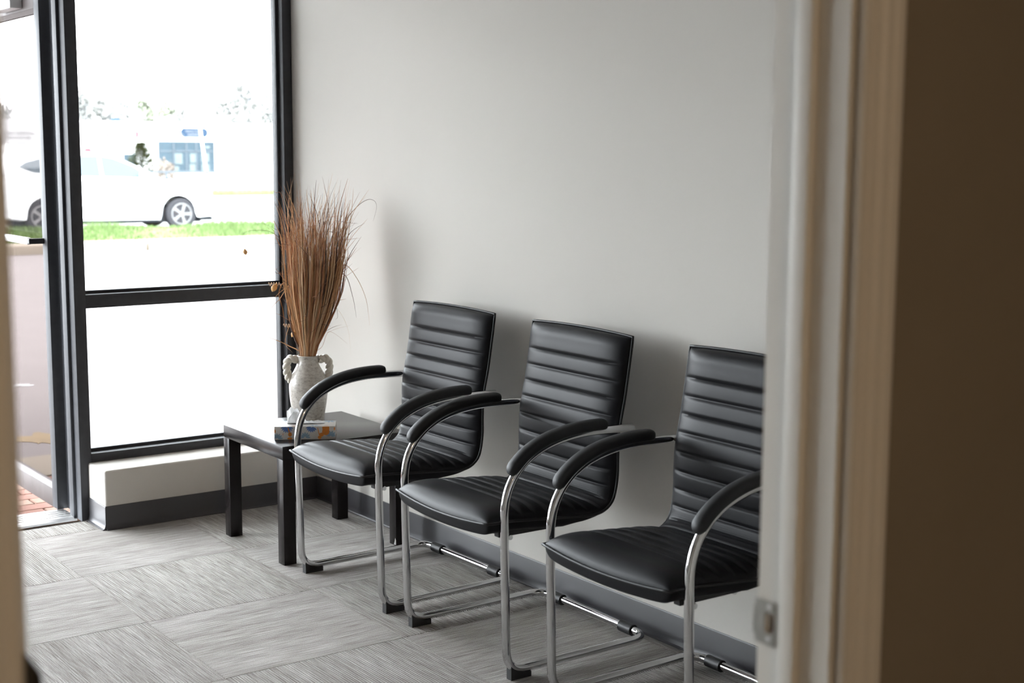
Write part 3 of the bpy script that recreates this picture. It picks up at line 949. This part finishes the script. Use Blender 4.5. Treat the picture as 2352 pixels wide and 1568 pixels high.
# painted marks on the lot
o = struct('lot_marking', prism(new(), [(-2.84+(.16+.05*math.sin(5*q))*math.cos(q), -.52+(.11+.035*math.sin(3*q+1)+.02*math.sin(7*q))*math.sin(q)) for q in [2*PI*k/36 for k in range(36)]], 2, GZ, GZ+.003), M['paint'], 'worn yellow paint mark on the asphalt near the step', 'road marking')
o = struct('lot_arrow', prism(new(), [(-4.735+(.06+.02*math.sin(4*q))*math.cos(q), -.05+(.08+.03*math.sin(3*q))*math.sin(q)) for q in [2*PI*k/28 for k in range(28)]], 2, GZ, GZ+.003), M['whitepaint'], 'worn white paint mark on the asphalt', 'road marking')

cn = thing('canopy', 'white walkway canopy over the shop front', 'canopy', (-.92, 0, 2.66))
obj('soffit', box((-2.1, -8, .0), (0, 6, .06)), M['bldg'], cn)
obj('fascia', box((-2.16, -8, -.02), (-2.1, 6, .45), .01), M['bldg'], cn)
# --- passing car (built at rest)
CX, CY, CZ = -24.3, 5.15, GZ-.03
car = thing('car', 'white hatchback car driving by on the road', 'car', (CX, CY, CZ))
W2 = .88
FWY, RWY, WR = 3.86, .92, .335
def arch(cy, r, z, n=12): return [(cy+r*math.cos(PI-PI*k/n)*1.0, z+r*math.sin(PI-PI*k/n)) for k in range(n+1)]
low = [(.06, .42), (.12, .27), (.42, .22)]
out = [(.10, .30), (.50, .25)]+arch(RWY, .40, .345)+[(1.36, .22), (3.42, .20)]+arch(FWY, .40, .345)+[(4.30, .24), (4.58, .26), (4.68, .42), (4.66, .62), (4.58, .78), (4.30, .92), (3.80, 1.02), (3.42, 1.075),
       (2.4, 1.10), (1.2, 1.13), (.5, 1.16), (.12, 1.14), (.03, .95), (.0, .70), (.03, .45)]
def loft(bm, poly, stations):
    # stations: (x, inset towards the polygon centre)
    cyy = sum(p[0] for p in poly)/len(poly); czz = sum(p[1] for p in poly)/len(poly)
    rings = []
    for x, k in stations:
        rings.append([bm.verts.new((x, cyy+(p[0]-cyy)*(1-k), czz+(p[1]-czz)*(1-k*1.6))) for p in poly])
    n = len(poly)
    for a, b in zip(rings, rings[1:]):
        for i in range(n): bm.faces.new((a[i], a[(i+1) % n], b[(i+1) % n], b[i]))
    bm.faces.new(rings[0]); bm.faces.new(rings[-1])
    return bm
obj('body', loft(new(), out, [(-W2, .05), (-W2+.05, .015), (-W2+.14, 0), (W2-.14, 0), (W2-.05, .015), (W2, .05)]), M['carpaint'], car, 35)
cab = [(.30, 1.10), (.16, 1.20), (.36, 1.46), (.62, 1.585), (1.3, 1.635), (2.0, 1.625), (2.45, 1.57), (2.9, 1.38), (3.46, 1.06)]
bm = new()
ringA = [(-.82, 0), (-.60, 1)]
def cabring(x0, x1):
    # narrower at the roof
    return [(x0+(x1-x0)*max(0, (z-1.08)/.55), y, z) for y, z in cab]
A = [bm.verts.new(v) for v in cabring(.83, .60)]; B = [bm.verts.new(v) for v in cabring(-.83, -.60)]
n = len(cab)
for i in range(n): bm.faces.new((A[i], A[(i+1) % n], B[(i+1) % n], B[i]))
bm.faces.new(A); bm.faces.new(B)
obj('cabin', bm, M['carpaint'], car, 35)
def sidewin(poly, sgn):
    bm = new()
    if 1:
        pl_ = [(sgn*(.83+(.60-.83)*max(0, (z-1.08)/.55)+.035), y, z) for y, z in poly]
        pi_ = [(x-sgn*.045, y, z) for x, y, z in pl_]
        a = [bm.verts.new(v) for v in pl_]; b = [bm.verts.new(v) for v in pi_]
        k = len(a)
        bm.faces.new(a); bm.faces.new(b)
        for i in range(k): bm.faces.new((a[i], a[(i+1) % k], b[(i+1) % k], b[i]))
    return bm
for sgn in (1, -1): obj('side_window', sidewin([(.52, 1.33), (.80, 1.22), (1.42, 1.16), (1.42, 1.535), (1.0, 1.50), (.68, 1.42)], sgn), M['carglass'], car)
for sgn in (1, -1): obj('side_window', sidewin([(1.50, 1.155), (2.14, 1.135), (2.14, 1.545), (1.50, 1.54)], sgn), M['carglass'], car)
for sgn in (1, -1): obj('side_window', sidewin([(2.22, 1.135), (3.20, 1.105), (2.86, 1.34), (2.46, 1.50), (2.22, 1.54)], sgn), M['carglass'], car)
bm = new()
v = [bm.verts.new(q) for q in ((-.66, 2.50, 1.565), (.66, 2.50, 1.565), (.78, 3.38, 1.11), (-.78, 3.38, 1.11))]
bm.faces.new(v); vb = bmesh.ops.extrude_face_region(bm, geom=bm.faces[:])
bmesh.ops.translate(bm, verts=[q for q in vb['geom'] if isinstance(q, bmesh.types.BMVert)], vec=(0, .012, .016))
obj('windscreen', bm, M['carglass'], car)
obj('sill_trim', box((-W2+.06, 1.40, .17), (W2-.06, 3.38, .215), .01), M['cargrey'], car)
obj('underbody', box((-.72, .45, .16), (.72, 4.35, .45)), M['cargrey'], car)
obj('front_bumper_lip', box((-.78, 4.28, .19), (.78, 4.60, .26), .02), M['cargrey'], car)
for sgn in (1, -1):
    obj('headlamp', box((sgn*.72-.10, 4.33, .70), (sgn*.72+.10, 4.58, .84), .04), M['signwhite'], car, 40)
    obj('mirror', box((sgn*.93-.09, 2.95, 1.08), (sgn*.93+.09, 3.10, 1.21), .03), M['carpaint'], car, 40)
    obj('door_handle', box((sgn*.885-.012, 2.28, .90), (sgn*.885+.012, 2.46, .925), .005), M['carpaint'], car)
for wy in (FWY, RWY):
    for sgn in (1, -1):
        ty = lathe(new(), [(.21, -.09), (.30, -.10), (.33, -.07), (WR, 0), (.33, .07), (.30, .10), (.21, .09)], 32)
        bmesh.ops.rotate(ty, verts=ty.verts[:], matrix=Matrix.Rotation(PI/2, 3, 'Y'))
        w = obj('wheel', ty, M['tyre'], car, 40, (sgn*.77, wy, WR))
        rm = new()
        for k in range(5):
            a = 2*PI*k/5
            prism(rm, [(math.cos(a+d_)*r_, math.sin(a+d_)*r_) for d_, r_ in ((-.5, .05), (-.16, .22), (.16, .22), (.5, .05))], 0, sgn*.082, sgn*.104)
        tube(rm, [(sgn*.085, 0, 0), (sgn*.108, 0, 0)], .06, 14)
        tube(rm, [(sgn*.095, .215*math.cos(2*PI*k/28), .215*math.sin(2*PI*k/28)) for k in range(28)], .016, 6, closed=True)
        obj('rim', rm, M['rim'], w, 40)

# --- long white shop building across the road
BX = -90.0
bd = thing('shop_building', 'long white single-storey shop building across the road', 'building', (BX, 20, GZ))
obj('wall', box((-12, -12, 0), (0, 45, 3.70)), M['bldg'], bd)
obj('parapet', box((-12.1, -12.1, 3.55), (.12, 45.1, 3.74), .03), M['bldg'], bd)
sg = obj('shop_window', box((.02, 15.4, .22), (.06, 19.62, 2.44)), M['shop'], bd)
for y in (15.4, 16.5, 17.45, 18.2, 19.55):
    obj('window_post', box((.05, y, .22), (.10, y+.08, 2.44)), M['shopframe'], sg)
obj('window_post', box((.05, 15.4, 1.72), (.10, 19.62, 1.80)), M['shopframe'], sg)
for y, z, w, h in ((16.62, .85, .55, .75), (17.75, .95, .42, .65), (18.6, 1.0, .60, .62), (17.7, .25, .45, .60), (18.6, .25, .62, .60), (16.55, .25, .35, .45), (18.9, 1.95, .35, .18)):
    obj('poster', box((.06, y, z), (.085, y+w, z+h)), M['poster'], sg)
sw = obj('side_window', box((.02, 12.9, .75), (.06, 13.75, 1.55)), M['shop'], bd)
obj('window_post', box((.05, 13.3, .75), (.09, 13.36, 1.55)), M['shopframe'], sw)
pl2 = [(18.11+dx, 3.06+dz) for dx, dz in [(math.copysign(.72, math.cos(a))+.30*math.cos(a), .32*math.sin(a)) for a in [2*PI*(k+.5)/28 for k in range(28)]]]
ps = obj('pill_sign', prism(new(), pl2, 0, .05, .16), M['signblue'], bd, label='dark blue rounded shop sign')
def text(s, size, mt, parent, loc, rot, spacing=1.0, align='CENTER', depth=.004, name='lettering'):
    cu = bpy.data.curves.new(name, 'FONT')
    cu.body = s; cu.size = size; cu.extrude = depth; cu.align_x = align; cu.align_y = 'CENTER'; cu.space_character = spacing
    cu.resolution_u = 3
    t = bpy.data.objects.new(name, cu)
    COL.objects.link(t)
    dg = bpy.context.evaluated_depsgraph_get()
    me = bpy.data.meshes.new_from_object(t.evaluated_get(dg))
    me.name = name
    bpy.data.objects.remove(t)
    me.materials.clear(); me.materials.append(mt)
    o = link(name, me, parent, loc)
    o.rotation_euler = rot
    return o
FACE = (PI/2, 0, PI/2)                          # text facing +X, reading towards +Y
text('Beauty Supply', .22, M['signletter'], ps, (.165, 18.06, 3.16), FACE)
for k in range(7):                               # second line, too blurred to read
    obj('letter_mark', box((.16, 17.60+.155*k, 2.875), (.17, 17.69+.155*k, 2.965)), M['signletter'], ps)
for y in (16.35, 16.85):
    obj('sign_lamp_arm', tube(new(), [(.1, y, 3.30), (.9, y+.28, 2.62)], .03, 6), M['shopframe'], bd)
obj('wall_sign', box((.02, 11.72, 2.63), (.08, 11.88, 3.10)), M['red'], bd, label='small red upright sign')
obj('wall_sign', box((.02, 12.22, 2.82), (.07, 12.36, 2.95)), M['red'], bd)
obj('wall_sign', box((.02, 13.80, 2.66), (.08, 14.02, 3.10)), M['red'], bd, label='small red upright sign')
ru = thing('rooftop_unit', 'white air handling unit on the roof of the shop building', 'roof unit', (BX-2.5, 37.05, GZ+3.745))
obj('housing', box((-.8, -.5, 0), (.8, .5, .40), .03), M['bldg'], ru)
obj('grille', box((.8, -.05, .16), (.83, .32, .28)), M['shop'], ru)
ru2 = thing('rooftop_unit', 'larger pale roof housing further right on the shop building', 'roof unit', (BX-2.5, 39.7, GZ+3.745))
obj('housing', box((-1, -.74, 0), (1, .74, .95), .03), M['bldg'], ru2)
obj('duct', box((-.6, .74, 0), (.6, 2.1, .58), .03), M['bldg'], ru2)
rv = thing('roof_vent', 'small dark domed vent on the shop roof', 'roof vent', (BX-2.5, 33.35, GZ+3.745))
obj('dome', lathe(new(), [(.20, 0), (.22, .08), (.36, .09), (.34, .20), (.2, .28), (.01, .31)], 18), M['signblue'], rv, 40)
obj('pipe', lathe(new(), [(.12, 0), (.12, .1)], 14), M['bldg'], rv)
lp = thing('light_pole', 'white street light pole standing above the shop roof', 'light pole', (BX-16, 41.8, GZ))
obj('pole', tube(new(), [(0, 0, 0), (0, 0, 6.0)], [.12, .09], 10), M['signwhite'], lp, 40)
for sgn in (1, -1):
    obj('lamp_arm', tube(new(), smoothpath([(0, 0, 5.2), (0, sgn*.25, 5.25), (0, sgn*.40, 5.5)], 5), .04, 8), M['signwhite'], lp, 40)
    obj('lamp_head', box((-.15, sgn*.42-.18, 5.5), (.15, sgn*.42+.18, 5.68), .04), M['signwhite'], lp, 40)
sp_ = thing('leaning_pole', 'white leaning pole in front of the shop window', 'pole', (-80.0, 34.63, GZ))
obj('pole', tube(new(), [(0, 0, 0), (0, -.45, 3.45)], .075, 10), M['signwhite'], sp_, 40)
obj('pole_cap', lathe(new(), [(.10, 0), (.10, .06), (.02, .10)], 12), M['signwhite'], sp_, 40, (0, -.45, 3.44))
rs = thing('red_sign', 'small red sign board by the far parking lot', 'sign', (-70.0, 23.4, GZ))
obj('post', tube(new(), [(0, 0, 0), (0, 0, 1.6)], .04, 8), M['signwhite'], rs, 40)
obj('board', prism(new(), [(-.26, 1.62), (.26, 1.62), (.15, 1.85), (-.15, 1.85)], 0, -.02, .03), M['red'], rs)
# free-standing sign with lettering, seen through the door glass
SX = -45.0
ms = thing('monument_sign', 'white roadside sign with dental practice lettering', 'sign', (SX, 12.3, GZ))
obj('panel', box((-.12, -.95, 1.93), (.0, .95, 2.72), .02), M['signpanel'], ms)
obj('bottom_rail', box((-.12, -.95, 1.86), (.02, .95, 1.915)), M['shopframe'], ms)
for y in (-.62, .75):
    obj('post', box((-.14, y, 0), (.04, y+.07, 1.90)), M['signwhite'], ms)
text('CERO DENTAL', .15, M['ink'], ms, (.004, -.10, 2.24), FACE, 1.12)
text('ASSOCIATES', .15, M['ink'], ms, (.004, -.15, 2.09), FACE, 1.15)
# guard rail line in the far lot
gl_ = thing('guard_rail', 'thin pale rail along the far edge of the road', 'rail', (-56.0, 24, GZ))
obj('rail', box((-.03, -6, .72), (.03, 8, .80)), M['shopframe'], gl_)
for k in range(8): obj('post', box((-.04, -5.9+1.95*k, 0), (.04, -5.82+1.95*k, .74)), M['shopframe'], gl_)

def tree(name, label, loc, h, spread, leafm, nleaf, seed, lsz=.35, base=.25):
    rr = random.Random(seed)
    t = thing(name, label, 'tree', loc, group='trees behind the shop building')
    bm = new()
    tips = []
    tube(bm, [(0, 0, 0), (.05*h*rr.gauss(0, .3), .05*h*rr.gauss(0, .3), h*.5), (.03*h*rr.gauss(0, 1), .03*h*rr.gauss(0, 1), h*.97)], [h*.022, h*.014, h*.003], 6)
    for k in range(44):
        z = h*rr.uniform(base, .92); a = rr.uniform(0, 2*PI); l = spread*rr.uniform(.5, 1)*(1.15-.7*z/h)
        p0 = Vector((0, 0, z)); p2 = p0+Vector((math.cos(a)*l, math.sin(a)*l, l*rr.uniform(.5, 1.1)))
        p1 = p0.lerp(p2, .5)+Vector((0, 0, -.08*l))
        tube(bm, [p0, p1, p2], [h*.010, h*.007, h*.003], 5)
        tips += [p1.lerp(p2, q) for q in (.2, .5, .8, 1)]
        for q in range(3):
            b0 = p1.lerp(p2, rr.uniform(0, .9)); b1 = b0+Vector((rr.gauss(0, .35), rr.gauss(0, .35), rr.uniform(.2, .7)))*l*.6
            tube(bm, [b0, b1], [h*.005, h*.002], 4)
            tips += [b1, b0.lerp(b1, .6)]
    obj('branches', bm, M['bark'], t)
    bm = new()
    for k in range(nleaf):
        c = rr.choice(tips)+Vector((rr.gauss(0, .3), rr.gauss(0, .3), rr.gauss(0, .3)))
        n1 = Vector((rr.gauss(0, 1), rr.gauss(0, 1), rr.gauss(0, 1))).normalized(); n2 = n1.orthogonal().normalized(); n3 = n1.cross(n2)
        s = lsz*rr.uniform(.5, 1)
        bm.faces.new([bm.verts.new(c+n2*s), bm.verts.new(c+n3*s*.6), bm.verts.new(c-n2*s), bm.verts.new(c-n3*s*.6)])
    obj('foliage', bm, M[leafm], t, recalc=False, kind='stuff')
kinds = ['bare grey tree', 'thin pale green tree', 'sparse yellowish tree']
ys = [31, 37.3, 39.3, 41.4, 43.4, 45.2, 47, 48.8, 50.6, 52.6, 54.6]
hs = [5.0, 6.4, 6.2, 6.4, 6.2, 5.6, 5.0, 5.2, 6.6, 7.6, 7.4]
lf = [0, 0, 0, 0, 1, 1, 2, 2, 0, 2, 0]
where = ['above the roadside sign', 'just right of the door frame', 'behind the domed roof vent', 'left of the light pole', 'right behind the light pole', 'above the small roof unit', 'left of the large roof housing',
         'above the large roof housing', 'left of the tallest tree', 'tallest of the row', 'last before the window jamb']
for k in range(11):
    tree('tree', '%s behind the shops, %s' % (kinds[lf[k]], where[k]), (BX-22-(k % 3)*5, ys[k]*(1+.048*(k % 3)), GZ-.2), hs[k]*(1.05+.05*(k % 3)), 1.9, ['leafy', 'leafp', 'leafy'][lf[k]], [2600, 5000, 4200][lf[k]], 40+k, .20)
# conifer and pale shrub in front of the shops
cf = thing('conifer', 'small green conifer standing in front of the white shops', 'tree', (-76.0, 28.72, GZ))
obj('trunk', tube(new(), [(0, 0, 0), (0, 0, 2.2)], [.08, .02], 8), M['bark'], cf)
bm = new()
for k in range(3200):
    z = R.uniform(.15, 2.2); rr_ = (2.5-z)*.62*R.uniform(.3, 1); a = R.uniform(0, 2*PI)
    c = Vector((rr_*math.cos(a), rr_*math.sin(a), z))
    d_ = Vector((math.cos(a), math.sin(a), R.uniform(-.1, .7))).normalized()*R.uniform(.12, .26)
    s_ = Vector((-math.sin(a), math.cos(a), R.gauss(0, .3)))*.045
    bm.faces.new([bm.verts.new(c-s_), bm.verts.new(c+s_), bm.verts.new(c+d_)])
obj('needles', bm, M['conifer'], cf, recalc=False, kind='stuff')
sh = thing('shrub', 'pale pinkish shrub beside the conifer', 'shrub', (-73.2, 28.95, GZ))
bm = new()
for k in range(500):
    a = R.uniform(0, 2*PI); q = R.random()**.5
    c = Vector((.45*q*math.cos(a), .62*q*math.sin(a), R.uniform(.1, 1.5)*(1-.4*q)))
    n1 = Vector((R.gauss(0, 1), R.gauss(0, 1), R.gauss(0, 1))).normalized()*.09; n2 = n1.orthogonal()
    bm.faces.new([bm.verts.new(c-n1), bm.verts.new(c+n2), bm.verts.new(c+n1)])
obj('foliage', bm, M['shrubpink'], sh, recalc=False, kind='stuff')
obj('stems', tube(new(), [(0, 0, 0), (.05, .05, .8)], [.05, .02], 6), M['bark'], sh)

# ------------------------------------------------------------------ ceiling lamp of the near room (behind the camera)
lampmat, nt_, b_ = nodes_of('lamp_diffuser')
b_.inputs['Base Color'].default_value = (.9, .85, .75, 1)
b_.inputs['Emission Color'].default_value = (1.0, .74, .48, 1)
b_.inputs['Emission Strength'].default_value = 125
cl_ = thing('ceiling_lamp', 'round warm ceiling lamp in the dim near room', 'lamp', (6.25, -2.9, HC))
obj('base', lathe(new(), [(.17, -.03), (.18, -.001)], 28), M['trimw'], cl_)
obj('diffuser', lathe(new(), [(.01, -.11), (.08, -.105), (.13, -.08), (.16, -.031)], 28), lampmat, cl_, True)
